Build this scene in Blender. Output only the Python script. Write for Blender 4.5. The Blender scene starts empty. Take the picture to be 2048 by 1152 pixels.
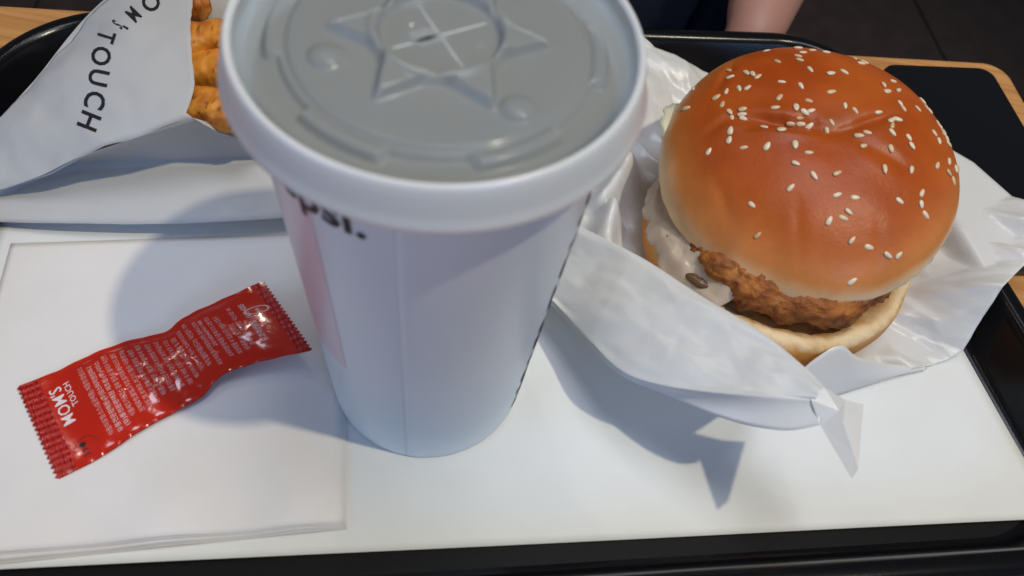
import bpy, bmesh, math, random
from mathutils import Vector, Matrix, noise
from mathutils.bvhtree import BVHTree
random.seed(7)
R = math.radians
scene = bpy.context.scene
COL = scene.collection
MM = 0.001

# ------------------------------------------------------------------ camera
CAM = Vector((25.7, -136.9, 270.0))            # millimetres, origin under the cup
PITCH, ROLL, FPX = R(56.04), R(10.96), 1565.0
FW = Vector((0, math.cos(PITCH), -math.sin(PITCH)))
_r = Vector((1, 0, 0)); _u = _r.cross(FW)
RT = _r*math.cos(ROLL) + _u*math.sin(ROLL)
UP = -_r*math.sin(ROLL) + _u*math.cos(ROLL)
cam = bpy.data.cameras.new('camera'); camo = bpy.data.objects.new('camera', cam); COL.objects.link(camo)
m = Matrix((RT, UP, -FW)).transposed().to_4x4(); m.translation = CAM*MM
camo.matrix_world = m
cam.sensor_width = 36; cam.lens = FPX/2048*36
cam.clip_start = 0.01; cam.clip_end = 50
cam.dof.use_dof = True; cam.dof.focus_distance = 0.335; cam.dof.aperture_fstop = 12
scene.camera = camo
scene.render.resolution_x, scene.render.resolution_y = 1024, 576
scene.view_settings.view_transform = 'Standard'
scene.view_settings.look = 'None'
scene.view_settings.exposure = 0.10
scene.view_settings.gamma = 1.0

# ------------------------------------------------------------------ room light
w = bpy.data.worlds.new('World'); scene.world = w; w.use_nodes = True
w.node_tree.nodes['Background'].inputs[0].default_value = (0.80, 0.86, 1.0, 1)
w.node_tree.nodes['Background'].inputs[1].default_value = 0.06

def lamp(name, kind, loc, power, color, size, target=(0.06, 0.05, 0.02), size_y=None):
    l = bpy.data.lights.new(name, kind); l.energy = power; l.color = color
    o = bpy.data.objects.new(name, l); COL.objects.link(o); o.location = loc
    if kind == 'AREA':
        l.size = size
        if size_y: l.shape = 'RECTANGLE'; l.size_y = size_y
        else: l.shape = 'DISK'
    else:
        l.shadow_soft_size = size
    if kind == 'SPOT': l.spot_size = R(75); l.spot_blend = 0.5
    d = Vector(target) - Vector(loc); o.rotation_euler = d.to_track_quat('-Z', 'Y').to_euler()
    return o
def lampdir(az, el, dist):
    return (0.06+dist*math.cos(R(el))*math.cos(R(az)), 0.05+dist*math.cos(R(el))*math.sin(R(az)), dist*math.sin(R(el)))
lamp('ceiling_lamp_key', 'SPOT', lampdir(-15, 66.5, 2.2), 74, (1.0, 0.91, 0.67), 0.034)
lamp('ceiling_lamp_back', 'SPOT', lampdir(118, 60, 2.3), 7, (1.0, 0.92, 0.80), 0.04)
lamp('ceiling_lamp_left', 'SPOT', lampdir(165, 58, 2.6), 4, (1.0, 0.88, 0.78), 0.05)
lamp('overhead_fill', 'AREA', (0.3, 0.30, 2.3), 19, (0.80, 0.86, 1.0), 0.9, size_y=0.9)  # added soft fill, stands in for ambient of many ceiling spots and bounce
lamp('window_light', 'AREA', (-1.3, -1.1, 0.75), 8, (0.46, 0.64, 1.0), 1.0, size_y=0.7)
lamp('front_window_light', 'AREA', (1.35, -1.65, 1.25), 12, (0.34, 0.55, 1.0), 0.9, size_y=0.7)

# ------------------------------------------------------------------ helpers
def ray(x, y):
    return (FW + RT*((x-1024)/FPX) + UP*((576-y)/FPX))
def un(x, y, z=0.0):
    d = ray(x, y); return CAM + d*((z-CAM.z)/d.z)

def setp(o, label=None, cat=None, group=None, kind=None):
    for k, v in (('label', label), ('category', cat), ('group', group), ('kind', kind)):
        if v: o[k] = v
    return o
def thing(name, label, cat, loc, group=None):
    o = bpy.data.objects.new(name, None); COL.objects.link(o)
    o.location = Vector(loc)*MM; o.empty_display_size = .02
    setp(o, label, cat, group); return o

class MB:
    def __init__(s): s.v = []; s.f = []
    def add(s, vs, fs):
        n = len(s.v); s.v += [Vector(a) for a in vs]; s.f += [[i+n for i in f] for f in fs]; return s
    def grid(s, rows, closed=False, flip=False):
        n = len(s.v); a = len(rows); b = len(rows[0])
        for r in rows: s.v += [Vector(p) for p in r]
        for i in range(a-1):
            for j in range(b if closed else b-1):
                k = (j+1) % b
                q = [n+i*b+j, n+i*b+k, n+(i+1)*b+k, n+(i+1)*b+j]
                s.f.append(q[::-1] if flip else q)
        return s
    def fan(s, loop, c, flip=False):
        n = len(s.v); s.v += [Vector(p) for p in loop]+[Vector(c)]; L = len(loop)
        for j in range(L):
            q = [n+j, n+(j+1) % L, n+L]; s.f.append(q[::-1] if flip else q)
        return s
    def bvh(s): return BVHTree.FromPolygons(s.v, s.f)
    def build(s, name, mat, parent=None, smooth=True, solid=0, sub=0, merge=True, origin=None):
        me = bpy.data.meshes.new(name)
        if parent: org = parent_loc(parent)
        elif origin is not None: org = Vector(origin)
        else:
            xs = [v.x for v in s.v]; ys = [v.y for v in s.v]; zs = [v.z for v in s.v]
            org = Vector(((min(xs)+max(xs))/2, (min(ys)+max(ys))/2, min(zs)))
        me.from_pydata([tuple((v-org)*MM) for v in s.v], [], s.f)
        if merge:
            b = bmesh.new(); b.from_mesh(me); bmesh.ops.remove_doubles(b, verts=b.verts, dist=1e-6)
            bmesh.ops.recalc_face_normals(b, faces=b.faces) if merge == 'n' else None
            b.to_mesh(me); b.free()
        if smooth: me.polygons.foreach_set('use_smooth', [True]*len(me.polygons))
        me.materials.append(mat)
        o = bpy.data.objects.new(name, me); COL.objects.link(o)
        if parent: o.parent = parent
        else: o.location = org*MM
        if sub:
            md = o.modifiers.new('sub', 'SUBSURF'); md.levels = sub; md.render_levels = sub
        if solid:
            md = o.modifiers.new('solid', 'SOLIDIFY'); md.thickness = solid*MM; md.offset = 0
        return o
def parent_loc(o):
    l = Vector(o.location)
    while o.parent: o = o.parent; l += o.location
    return l/MM

def lerp_poly(pts, n):
    """resample polyline of tuples to n points (Catmull-Rom)"""
    P = [Vector(p) for p in pts]; L = [0]
    for a, b in zip(P, P[1:]): L.append(L[-1]+(b-a).length)
    out = []
    for i in range(n):
        t = L[-1]*i/(n-1); k = 0
        while k < len(P)-2 and L[k+1] < t: k += 1
        u = (t-L[k])/max(1e-9, L[k+1]-L[k])
        p0 = P[max(k-1, 0)]; p1 = P[k]; p2 = P[k+1]; p3 = P[min(k+2, len(P)-1)]
        out.append(0.5*((2*p1)+(p2-p0)*u+(2*p0-5*p1+4*p2-p3)*u*u+(3*p1-p0-3*p2+p3)*u**3))
    return out
def upx(lst): return [un(*p) for p in lst]
def sm(a, b, x):
    t = min(1, max(0, (x-a)/(b-a))); return t*t*(3-2*t)
def fbm(p, o=4):
    return noise.fractal(Vector(p), 1.0, 2.0, o)

def hsh(i, j, k): return math.modf(math.sin(i*127.1+j*311.7+k*74.7)*43758.5453)[0]
def facet(x, y, sp, k):
    """piecewise-linear height with sharp creases, like crumpled paper"""
    x = x/sp+.45*fbm((x/40, y/40, k), 2); y = y/sp+.45*fbm((x*sp/40+7, y/40, k), 2)
    u = x+y*.577; v = y*1.155; i, j = math.floor(u), math.floor(v); fu, fv = u-i, v-j
    if fu+fv < 1: return hsh(i, j, k)*(1-fu-fv)+hsh(i+1, j, k)*fu+hsh(i, j+1, k)*fv
    return hsh(i+1, j+1, k)*(fu+fv-1)+hsh(i+1, j, k)*(1-fv)+hsh(i, j+1, k)*(1-fu)
def crumple(x, y): return 1.6*(2.2*facet(x, y, 24, 1)+.8*facet(x, y, 12, 2)+.3*facet(x, y, 6, 3))

# ------------------------------------------------------------------ materials
def mat(name, col, rough=.5, spec=.5, **kw):
    m = bpy.data.materials.new(name); m.use_nodes = True
    b = m.node_tree.nodes['Principled BSDF']
    b.inputs['Base Color'].default_value = (*col, 1); b.inputs['Roughness'].default_value = rough
    b.inputs['Specular IOR Level'].default_value = spec
    for k, v in kw.items(): b.inputs[k.replace('_', ' ')].default_value = v
    return m
def N(m, t, **kw):
    n = m.node_tree.nodes.new(t)
    for k, v in kw.items():
        if hasattr(n, k): setattr(n, k, v)
        else: n.inputs[k].default_value = v
    return n
def lk(m, a, b): m.node_tree.links.new(a, b)
def bsdf(m): return m.node_tree.nodes['Principled BSDF']
def ramp(m, fac, stops):
    r = m.node_tree.nodes.new('ShaderNodeValToRGB'); el = r.color_ramp.elements
    while len(el) < len(stops): el.new(.5)
    for e, (p, c) in zip(el, stops): e.position = p; e.color = (*c, 1)
    lk(m, fac, r.inputs[0]); return r.outputs[0]
def coords(m, kind='Object', scale=1):
    t = N(m, 'ShaderNodeTexCoord'); mp = N(m, 'ShaderNodeMapping')
    mp.inputs['Scale'].default_value = (scale,)*3 if not hasattr(scale, '__len__') else scale
    lk(m, t.outputs[kind], mp.inputs[0]); return mp
def bump(m, h, strength, dist=.0005, normal=None):
    b = N(m, 'ShaderNodeBump'); b.inputs['Strength'].default_value = strength; b.inputs['Distance'].default_value = dist
    lk(m, h, b.inputs['Height'])
    if normal: lk(m, normal, b.inputs['Normal'])
    lk(m, b.outputs[0], bsdf(m).inputs['Normal']); return b.outputs[0]
def noisetex(m, vec, scale, detail=4, rough=.55):
    n = N(m, 'ShaderNodeTexNoise'); n.inputs['Scale'].default_value = scale; n.inputs['Detail'].default_value = detail
    n.inputs['Roughness'].default_value = rough; lk(m, vec, n.inputs['Vector']); return n.outputs['Fac']

def paper(name, col, trans=.15, bumpd=.00015, bs=.35, rough=.6, scale=900, spec=.3):
    m = mat(name, col, rough, spec)
    c = coords(m)
    h = noisetex(m, c.outputs[0], scale, 3); h2 = noisetex(m, c.outputs[0], 45, 3)
    a = N(m, 'ShaderNodeMath', operation='MULTIPLY_ADD'); a.inputs[1].default_value = 5; lk(m, h2, a.inputs[0]); lk(m, h, a.inputs[2])
    bump(m, a.outputs[0], bs, bumpd)
    r = ramp(m, h2, [(.3, tuple(x*.965 for x in col)), (.7, col)]); lk(m, r, bsdf(m).inputs['Base Color'])
    if trans:
        t = N(m, 'ShaderNodeBsdfTranslucent'); t.inputs[0].default_value = (*[x*.95 for x in col], 1)
        mx = N(m, 'ShaderNodeMixShader'); mx.inputs[0].default_value = trans
        out = m.node_tree.nodes['Material Output']
        lk(m, bsdf(m).outputs[0], mx.inputs[1]); lk(m, t.outputs[0], mx.inputs[2]); lk(m, mx.outputs[0], out.inputs[0])
    return m
M = {}
M['liner'] = paper('liner_paper', (.80, .80, .775), .05, bs=.2)
M['napkin'] = paper('napkin_tissue', (.81, .765, .725), .04, bs=.5, rough=.9, scale=500, spec=.1)
M['bag'] = paper('bag_paper', (.60, .585, .57), .12, bs=.3)
M['wrap'] = paper('waxed_wrapper', (.90, .89, .87), .30, bs=.45, rough=.30, spec=.6)
M['ink'] = mat('black_ink', (.022, .018, .02), .5, .3)
M['white_ink'] = mat('white_ink', (.66, .40, .37), .35, .4)
M['black_plastic'] = mat('black_tray_plastic', (.005, .005, .006), .2, .26)
mm = M['black_plastic']; c = coords(mm); bump(mm, noisetex(mm, c.outputs[0], 900, 2), .12, .0002)
M['tray_floor'] = mat('tray_floor_texture', (.006, .006, .007), .5, .10)
mm = M['tray_floor']; c = coords(mm); v = N(mm, 'ShaderNodeTexChecker'); v.inputs['Scale'].default_value = 160
c.inputs['Rotation'].default_value = (0, 0, R(45)); lk(mm, c.outputs[0], v.inputs['Vector']); bump(mm, v.outputs['Fac'], .6, .0006)
M['glass'] = mat('phone_glass', (.006, .006, .008), .06, .5)
M['phone_case'] = mat('phone_frame', (.015, .015, .017), .35, .5)
# wood
mm = M['wood'] = mat('orange_wood', (.5, .24, .08), .38, .4)
c = coords(mm, scale=(3, 60, 60)); c.inputs['Rotation'].default_value = (0, 0, R(-11.7))
n1 = noisetex(mm, c.outputs[0], 4, 5, .6)
lk(mm, ramp(mm, n1, [(.3, (.40, .165, .05)), (.5, (.55, .26, .085)), (.72, (.64, .33, .12))]), bsdf(mm).inputs['Base Color'])
bump(mm, n1, .15, .0003)
# floor tile
mm = M['tile'] = mat('dark_floor_tile', (.030, .022, .019), .6, .3)
c = coords(mm, 'Object', 6); n1 = noisetex(mm, c.outputs[0], 3, 5)
lk(mm, ramp(mm, n1, [(.3, (.034, .024, .021)), (.7, (.052, .037, .032))]), bsdf(mm).inputs['Base Color'])
M['grout'] = mat('dark_grout', (.008, .007, .007), .9)
# cup
M['cup'] = mat('cup_paper', (.665, .735, .785), .34, .45)
mm = M['cup']; c = coords(mm); bump(mm, noisetex(mm, c.outputs[0], 700, 2), .06, .0002)
M['pink'] = mat('pink_band', (.70, .58, .62), .34, .45)
M['cola'] = mat('cola', (.012, .006, .004), .08, .5)
mm = M['lid'] = mat('frosted_plastic_lid', (.82, .83, .79), .17, .5)
t = N(mm, 'ShaderNodeBsdfTranslucent'); t.inputs[0].default_value = (.82, .86, .86, 1)
tp = N(mm, 'ShaderNodeBsdfRefraction'); tp.inputs['IOR'].default_value = 1.03; tp.inputs['Roughness'].default_value = .7; tp.inputs[0].default_value = (.93, .96, .95, 1)
mx = N(mm, 'ShaderNodeMixShader'); mx.inputs[0].default_value = .72; lk(mm, t.outputs[0], mx.inputs[1]); lk(mm, tp.outputs[0], mx.inputs[2])
mx2 = N(mm, 'ShaderNodeMixShader'); mx2.inputs[0].default_value = .70; lk(mm, bsdf(mm).outputs[0], mx2.inputs[1]); lk(mm, mx.outputs[0], mx2.inputs[2])
lk(mm, mx2.outputs[0], mm.node_tree.nodes['Material Output'].inputs[0])
M['lid_rim'] = mat('milky_plastic_rim', (.70, .70, .69), .26, .5, Subsurface_Weight=.3, Subsurface_Scale=.003)
# packet film
mm = M['film'] = mat('red_plastic_film', (.52, .018, .006), .16, .55, Coat_Weight=.6, Coat_Roughness=.08)
c = coords(mm); n1 = noisetex(mm, c.outputs[0], 120, 4, .6)
bump(mm, n1, .35, .0007)
M['crimp'] = mat('red_crimped_seal', (.50, .014, .007), .2, .6, Coat_Weight=.7, Coat_Roughness=.1)
mm = M['crimp']; c = coords(mm); c.inputs['Rotation'].default_value = (0, 0, R(-39))
wv = N(mm, 'ShaderNodeTexWave'); wv.bands_direction = 'X'; wv.inputs['Scale'].default_value = 190; wv.inputs['Distortion'].default_value = 1.5; lk(mm, c.outputs[0], wv.inputs['Vector'])
wv2 = N(mm, 'ShaderNodeTexWave'); wv2.bands_direction = 'Y'; wv2.inputs['Scale'].default_value = 120; wv2.inputs['Distortion'].default_value = 1.0; lk(mm, c.outputs[0], wv2.inputs['Vector'])
ad = N(mm, 'ShaderNodeMath', operation='ADD'); lk(mm, wv.outputs['Fac'], ad.inputs[0]); lk(mm, wv2.outputs['Fac'], ad.inputs[1])
n1 = noisetex(mm, c.outputs[0], 300, 3); ad2 = N(mm, 'ShaderNodeMath', operation='MULTIPLY_ADD'); lk(mm, n1, ad2.inputs[0]); ad2.inputs[1].default_value = 2; lk(mm, ad.outputs[0], ad2.inputs[2])
bump(mm, ad2.outputs[0], .9, .0006)
# food
def vcol_mat(name, rough, spec, bs, bd, scale=400, sss=0.0, detail=5):
    m = mat(name, (1, 1, 1), rough, spec)
    a = N(m, 'ShaderNodeVertexColor', layer_name='Col'); c = coords(m)
    n = noisetex(m, c.outputs[0], scale, detail, .6)
    n2 = noisetex(m, c.outputs[0], 60, 4, .6)
    mr = N(m, 'ShaderNodeMapRange'); mr.inputs[1].default_value = .3; mr.inputs[2].default_value = .7; mr.inputs[3].default_value = .88; mr.inputs[4].default_value = 1.1; lk(m, n2, mr.inputs[0])
    mu = N(m, 'ShaderNodeVectorMath', operation='SCALE'); lk(m, a.outputs[0], mu.inputs[0]); lk(m, mr.outputs[0], mu.inputs['Scale'])
    lk(m, mu.outputs[0], bsdf(m).inputs['Base Color']); bump(m, n, bs, bd)
    if sss:
        bsdf(m).inputs['Subsurface Weight'].default_value = sss; bsdf(m).inputs['Subsurface Scale'].default_value = .003
        bsdf(m).inputs['Subsurface Radius'].default_value = (1, .5, .25)
    return m
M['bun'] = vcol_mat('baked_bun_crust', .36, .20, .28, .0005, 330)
M['patty'] = vcol_mat('fried_chicken_crust', .48, .35, .8, .0014, 420)
M['fry'] = vcol_mat('seasoned_potato', .5, .35, .4, .0007, 300)
M['sauce'] = mat('white_sauce', (.58, .46, .36), .2, .5, Subsurface_Weight=.3, Subsurface_Scale=.003)
M['pickle'] = mat('pickle', (.13, .065, .03), .25, .5)
M['lettuce'] = mat('pale_lettuce', (.62, .60, .44), .4, .4, Subsurface_Weight=.3, Subsurface_Scale=.003)
M['cheese'] = mat('cheese', (.44, .19, .035), .4, .4)
M['seed'] = mat('sesame', (.74, .58, .38), .33, .5)
mm = M['seed']; oi = N(mm, 'ShaderNodeObjectInfo')
lk(mm, ramp(mm, oi.outputs['Random'], [(0, (.60, .40, .20)), (.35, (.72, .56, .36)), (1, (.80, .68, .50))]), bsdf(mm).inputs['Base Color'])
M['skin'] = mat('skin', (.42, .21, .155), .5, .35, Subsurface_Weight=.15, Subsurface_Scale=.01)
M['shirt'] = mat('black_cloth', (.006, .006, .007), .9, .1)
M['jeans'] = mat('navy_cloth', (.008, .010, .020), .9, .1)
M['hair'] = mat('black_hair', (.01, .008, .007), .5)

def paint(o, fn):
    me = o.data; ca = me.color_attributes.new('Col', 'FLOAT_COLOR', 'POINT')
    buf = []
    for v in me.vertices: buf += [*fn(v.co/MM), 1]
    ca.data.foreach_set('color', buf)

# ------------------------------------------------------------------ setting: floor, table
TZ = -6.0
fl = MB(); fl.add([(-1600, -900, -752), (1600, -900, -752), (1600, 2300, -752), (-1600, 2300, -752)], [[0, 1, 2, 3]])
floor = fl.build('floor', M['grout'], merge=False, origin=(0, 0, -752)); setp(floor, kind='structure')
def rot2(p, a, o=(0, 0)): return Vector((p[0]*math.cos(a)-p[1]*math.sin(a)+o[0], p[0]*math.sin(a)+p[1]*math.cos(a)+o[1]))
tile_me = None
for i in range(-3, 4):
    for j in range(-1, 5):
        c2 = rot2((i*456, j*456), R(11.7), (330, 420))
        if tile_me is None:
            b = MB(); h = 225
            lo = [rot2(q, R(11.7)) for q in ((-h, -h), (h, -h), (h, h), (-h, h))]
            li = [rot2(q, R(11.7)) for q in ((-h+3, -h+3), (h-3, -h+3), (h-3, h-3), (-h+3, h-3))]
            b.grid([[(q.x, q.y, -6) for q in lo], [(q.x, q.y, -2) for q in lo], [(q.x, q.y, 0) for q in li]], closed=True)
            b.f.append([8, 9, 10, 11])
            o = b.build('floor_tile', M['tile'], smooth=False, merge=False, origin=(0, 0, 0)); tile_me = o.data
        else:
            o = bpy.data.objects.new('floor_tile', tile_me); COL.objects.link(o)
        o.parent = floor; o.location = (c2.x*MM, c2.y*MM, .006)
def rrect(u0, u1, v0, v1, r, ang, z, n=14, inset=0):
    """rounded rectangle loop in a rotated frame"""
    out = []; u0 += inset; u1 -= inset; v0 += inset; v1 -= inset; r = max(r-inset, .5)
    for cx, cy, a0 in ((u1-r, v1-r, 0), (u0+r, v1-r, 90), (u0+r, v0+r, 180), (u1-r, v0+r, 270)):
        for k in range(n+1):
            a = R(a0+90*k/n); q = rot2((cx+r*math.cos(a), cy+r*math.sin(a)), ang)
            out.append(Vector((q.x, q.y, z)))
    return out
def slab(mb, dims, r, ang, prof, n=14):
    """prof: list of (inset,z) from top centre outwards to bottom; caps both ends"""
    loops = [rrect(*dims, r, ang, z, n, i) for i, z in prof]
    mb.grid(loops, closed=True)
    L = len(loops[0]); base = len(mb.v)-L*len(loops)
    mb.f.append([base+k for k in range(L)]); mb.f.append([base+L*(len(loops)-1)+k for k in range(L)][::-1])
    return mb
table = thing('table', 'orange wooden table top with rounded corner under the trays', 'table', (0, 0, TZ-28))
tb = MB(); slab(tb, (-620, 331, -520, 207.5), 14, R(11.7), [(3, TZ), (1, TZ-.6), (0, TZ-2.5), (0, TZ-24), (3, TZ-28)])
tb.build('table_top', M['wood'], table, smooth=False)
lg = MB(); slab(lg, (-180, -120, -160, -100), 8, R(11.7), [(0, TZ-28.5), (0, -730)], 5); lg.build('leg', M['black_plastic'], table)
lg = MB(); slab(lg, (-400, 100, -380, 120), 30, R(11.7), [(3, -730), (0, -733), (0, -746)], 8); lg.build('foot_plate', M['black_plastic'], table)

# ------------------------------------------------------------------ tray
TA = R(14.0); TU0, TU1, TV0, TV1 = -198, 242, -93, 181
tray = thing('serving_tray', 'black plastic serving tray holding the burger, cup and paper liner', 'tray', (10, 48, TZ))
t = MB()
def taper(P):
    out = []
    for p in P:
        u = p.x*math.cos(TA)+p.y*math.sin(TA); v = -p.x*math.sin(TA)+p.y*math.cos(TA)
        u = 21+(u-21)*(1+.00045*(44-v)); v -= 11*sm(110, 165, v)*(1-min(1, max(0, p.z/19))); q = rot2((u, v), TA); out.append(Vector((q.x, q.y, p.z)))
    return out
prof = [(18.5, -.6), (17, -.3), (15.6, .8), (14.6, 2.4), (10.4, 17), (9.2, 19.6), (8.0, 21.2), (6.4, 21.8), (4, 21.8), (2, 21.4), (.6, 20.2), (0, 18), (0, 15.5), (1.2, 15.2), (2.2, 17), (6, 18.8), (8.6, 16), (12.5, 1.5), (15, -3.5), (18, -5.6), (22, -6)]
loops = [taper(rrect(TU0, TU1, TV0, TV1, 50, TA, z, 18, i)) for i, z in prof]
t.grid(loops, closed=True, flip=True)
L = len(loops[0]); t.f.append([L*(len(prof)-1)+k for k in range(L)])
t.build('rim_and_walls', M['black_plastic'], tray)
t = MB(); lp = taper(rrect(TU0, TU1, TV0, TV1, 50, TA, -.6, 18, 18.5)); t.v = lp; t.f = [list(range(len(lp)))]
t.build('tray_floor', M['tray_floor'], tray, merge=False)

# ------------------------------------------------------------------ paper liner
def sheet_grid(corners, nu, nv, zf):
    a, b, c_, d = [Vector(x) for x in corners]; rows = []
    for j in range(nv+1):
        v = j/nv; row = []
        for i in range(nu+1):
            u = i/nu
            p = (a*(1-u)+b*u)*(1-v)+(d*(1-u)+c_*u)*v
            row.append(Vector((p.x, p.y, max(-.3, zf(p, u, v)))))
        rows.append(row)
    return rows
def tw(u, v): q = rot2((u, v), TA); return (q.x, q.y, 0)
ln = MB()
ln.grid(sheet_grid([tw(-170, -66), tw(234, -69.5), tw(208, 146), tw(-170, 150)], 90, 60,
    lambda p, u, v: 0.5+.45*fbm((p.x/55, p.y/55, 1.3), 2)*sm(0, .10, min(u, 1-u, v, 1-v))*sm(44, 80, math.hypot(p.x, p.y))*sm(60, 100, math.hypot(p.x-132, p.y-85))+1.2*sm(.93, 1, u)*sm(.1, .5, v) + .9*sm(.06, 0, v)*(.5+.5*math.sin(u*9))))
liner = ln.build('tray_liner', M['liner'], solid=.1, merge=False)
setp(liner, 'large white paper liner spread over the black tray floor', 'paper liner')

# ------------------------------------------------------------------ napkins
NA = R(16.2)
def nw(u, v): q = rot2((u, v), NA); return (q.x, q.y, 0)
labels = ['topmost white paper napkin of the stack, lying under the red packet', 'second white paper napkin from the top of the stack', 'third white paper napkin from the top of the stack', 'fourth white paper napkin of the stack, second from the liner', 'lowest white paper napkin of the stack, lying on the liner']
for k in range(5):
    e = k*.35
    def zf(p, u, v, k=k):
        lift = sm(.32, 0, v)*(3.4*math.exp(-((u-.56)/.13)**2)+2.6*math.exp(-((u-.20)/.2)**2)+2.8*math.exp(-((u-.88)/.10)**2))*(1-.10*k)
        ed = max(sm(.05, 0, 1-u), sm(.05, 0, 1-v), sm(.05, 0, u))
        return (1.45-.12*k)*(1-ed)+(1.25-.09*k)*ed+lift*(1.25-.12*k)+.12*fbm((p.x/25, p.y/25, k*3.1), 2)
    mb = MB()
    jf = [random.uniform(-.8, .8) for _ in range(4)]
    mb.grid(sheet_grid([nw(-160.5, -56.4-.9*k+jf[0]), nw(-31.8+.25*k, -56.4-.55*k+jf[1]*.4), nw(-31.8+.25*k, 67+jf[2]*.5), nw(-160.5, 67+jf[3]*.5)], 60, 44, zf))
    o = mb.build('paper_napkin', M['napkin'], solid=.1, merge=False)
    setp(o, labels[k], 'napkin', 'napkins stacked on the tray liner')
NAPZ = 1.6

# ------------------------------------------------------------------ text helper
def text_mesh(s, size=1.0, bold=0.0, res=3, align='LEFT', spacing=1.0):
    cu = bpy.data.curves.new('txt', 'FONT'); cu.body = s; cu.size = size; cu.resolution_u = res; cu.offset = bold
    cu.align_x = align; cu.space_character = spacing
    o = bpy.data.objects.new('txt', cu); COL.objects.link(o); bpy.context.view_layer.update()
    me = bpy.data.meshes.new_from_object(o.evaluated_get(bpy.context.evaluated_depsgraph_get()))
    vs = [v.co.copy() for v in me.vertices]; fs = [list(p.vertices) for p in me.polygons]
    bpy.data.objects.remove(o); bpy.data.curves.remove(cu); bpy.data.meshes.remove(me)
    return vs, fs
def split_long(vs, fs, maxlen):
    bm = bmesh.new(); bv = [bm.verts.new(v) for v in vs]
    for f in fs:
        try: bm.faces.new([bv[i] for i in f])
        except ValueError: pass
    bmesh.ops.triangulate(bm, faces=bm.faces)
    for _ in range(3):
        ed = [e for e in bm.edges if e.calc_length() > maxlen]
        if not ed: break
        bmesh.ops.subdivide_edges(bm, edges=ed, cuts=1); bmesh.ops.triangulate(bm, faces=bm.faces)
    bm.verts.index_update()
    out = [v.co.copy() for v in bm.verts], [[v.index for v in f.verts] for f in bm.faces]
    bm.free(); return out

# ------------------------------------------------------------------ sauce packet
pk = thing('sauce_packet', 'glossy red plastic sauce packet with white lettering on the napkins', 'sauce packet', un(330, 760, NAPZ))
LOW = 2.3
M['logo_ink'] = mat('logo_ink', (.80, .68, .66), .35)
topE = upx([(a_, b_, c_-LOW) for a_, b_, c_ in [(38, 772, 5), (110, 744, 5), (190, 706, 5.5), (260, 681, 6), (330, 664, 7.5), (370, 634, 9.5), (440, 601, 13), (524, 563, 16)]])
botE = upx([(a_, b_, c_-LOW) for a_, b_, c_ in [(118, 958, 5), (200, 915, 5), (280, 862, 5.5), (345, 826, 6), (405, 792, 7), (445, 750, 9.5), (525, 722, 12), (622, 701, 14)]])
NS = 150; NT = 44
te = lerp_poly(topE, NS+1); be = lerp_poly(botE, NS+1)
def pk_pos(s, t, side=1, off=0.0):
    """s 0..1 along, t -1 (bottom edge) .. 1 (top edge)"""
    x = s*NS; i = min(NS-1, max(0, int(x))); f = x-i
    a = te[i].lerp(te[i+1], f); b = be[i].lerp(be[i+1], f)
    p = b.lerp(a, (t+1)/2)
    env = sm(.075, .26, s)*sm(.985-.02, .76, s)
    cr = sm(1, .82, abs(t))
    thick = 3.2*env*(max(0, 1-(t/.9)**2))**.75*(1-.28*math.exp(-((s-.60)/.08)**2))
    wr = env*cr*(.55*fbm((p.x/9, p.y/9, 2.0), 3)+.5*abs(fbm((p.x/16+5, p.y/16, 7.0), 2)))
    edge = .2*math.sin(s*60+t*2)*sm(.75, .95, abs(t))*sm(0.02, .15, s)*sm(1, .9, s)
    if side > 0: p = p+Vector((0, 0, .2+thick+wr*.9+edge))
    else: p = p+Vector((0, 0, -.2-min(thick*.25, .9)+edge))
    p.z = max(p.z, 2.3 if side > 0 else 2.05)
    return p+Vector((0, 0, off))
def tooth(t, n): 
    x = (t+1)/2*n; return abs((x % 1)-.5)*2
S0, S1 = .075, .945
def pk_part(name, material, s0, s1, ns, teeth=None, nt=NT):
    mb = MB(); 
    for side in (1, -1):
        rows = []
        for i in range(ns+1):
            row = []
            for j in range(nt+1):
                t = -1+2*j/nt; s = s0+(s1-s0)*i/ns
                if teeth == 0 and i == 0: s -= .022*(1-tooth(t, nt/4))
                if teeth == 1 and i == ns: s += .020*(1-tooth(t, nt/4))
                if s < 0: p = pk_pos(0, t, side)+(pk_pos(0, t, side)-pk_pos(.02, t, side))*(-s/.02)
                elif s > 1: p = pk_pos(1, t, side)+(pk_pos(1, t, side)-pk_pos(.98, t, side))*((s-1)/.02)
                else: p = pk_pos(s, t, side)
                row.append(p)
            rows.append(row)
        mb.grid(rows, flip=(side < 0))
    return mb.build(name, material, pk)
pk_part('pouch', M['film'], S0, S1, 120)
pk_part('crimped_end', M['crimp'], 0.004, S0, 10, teeth=0, nt=80)
pk_part('crimped_end', M['crimp'], S1, .996, 8, teeth=1, nt=84)
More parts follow.
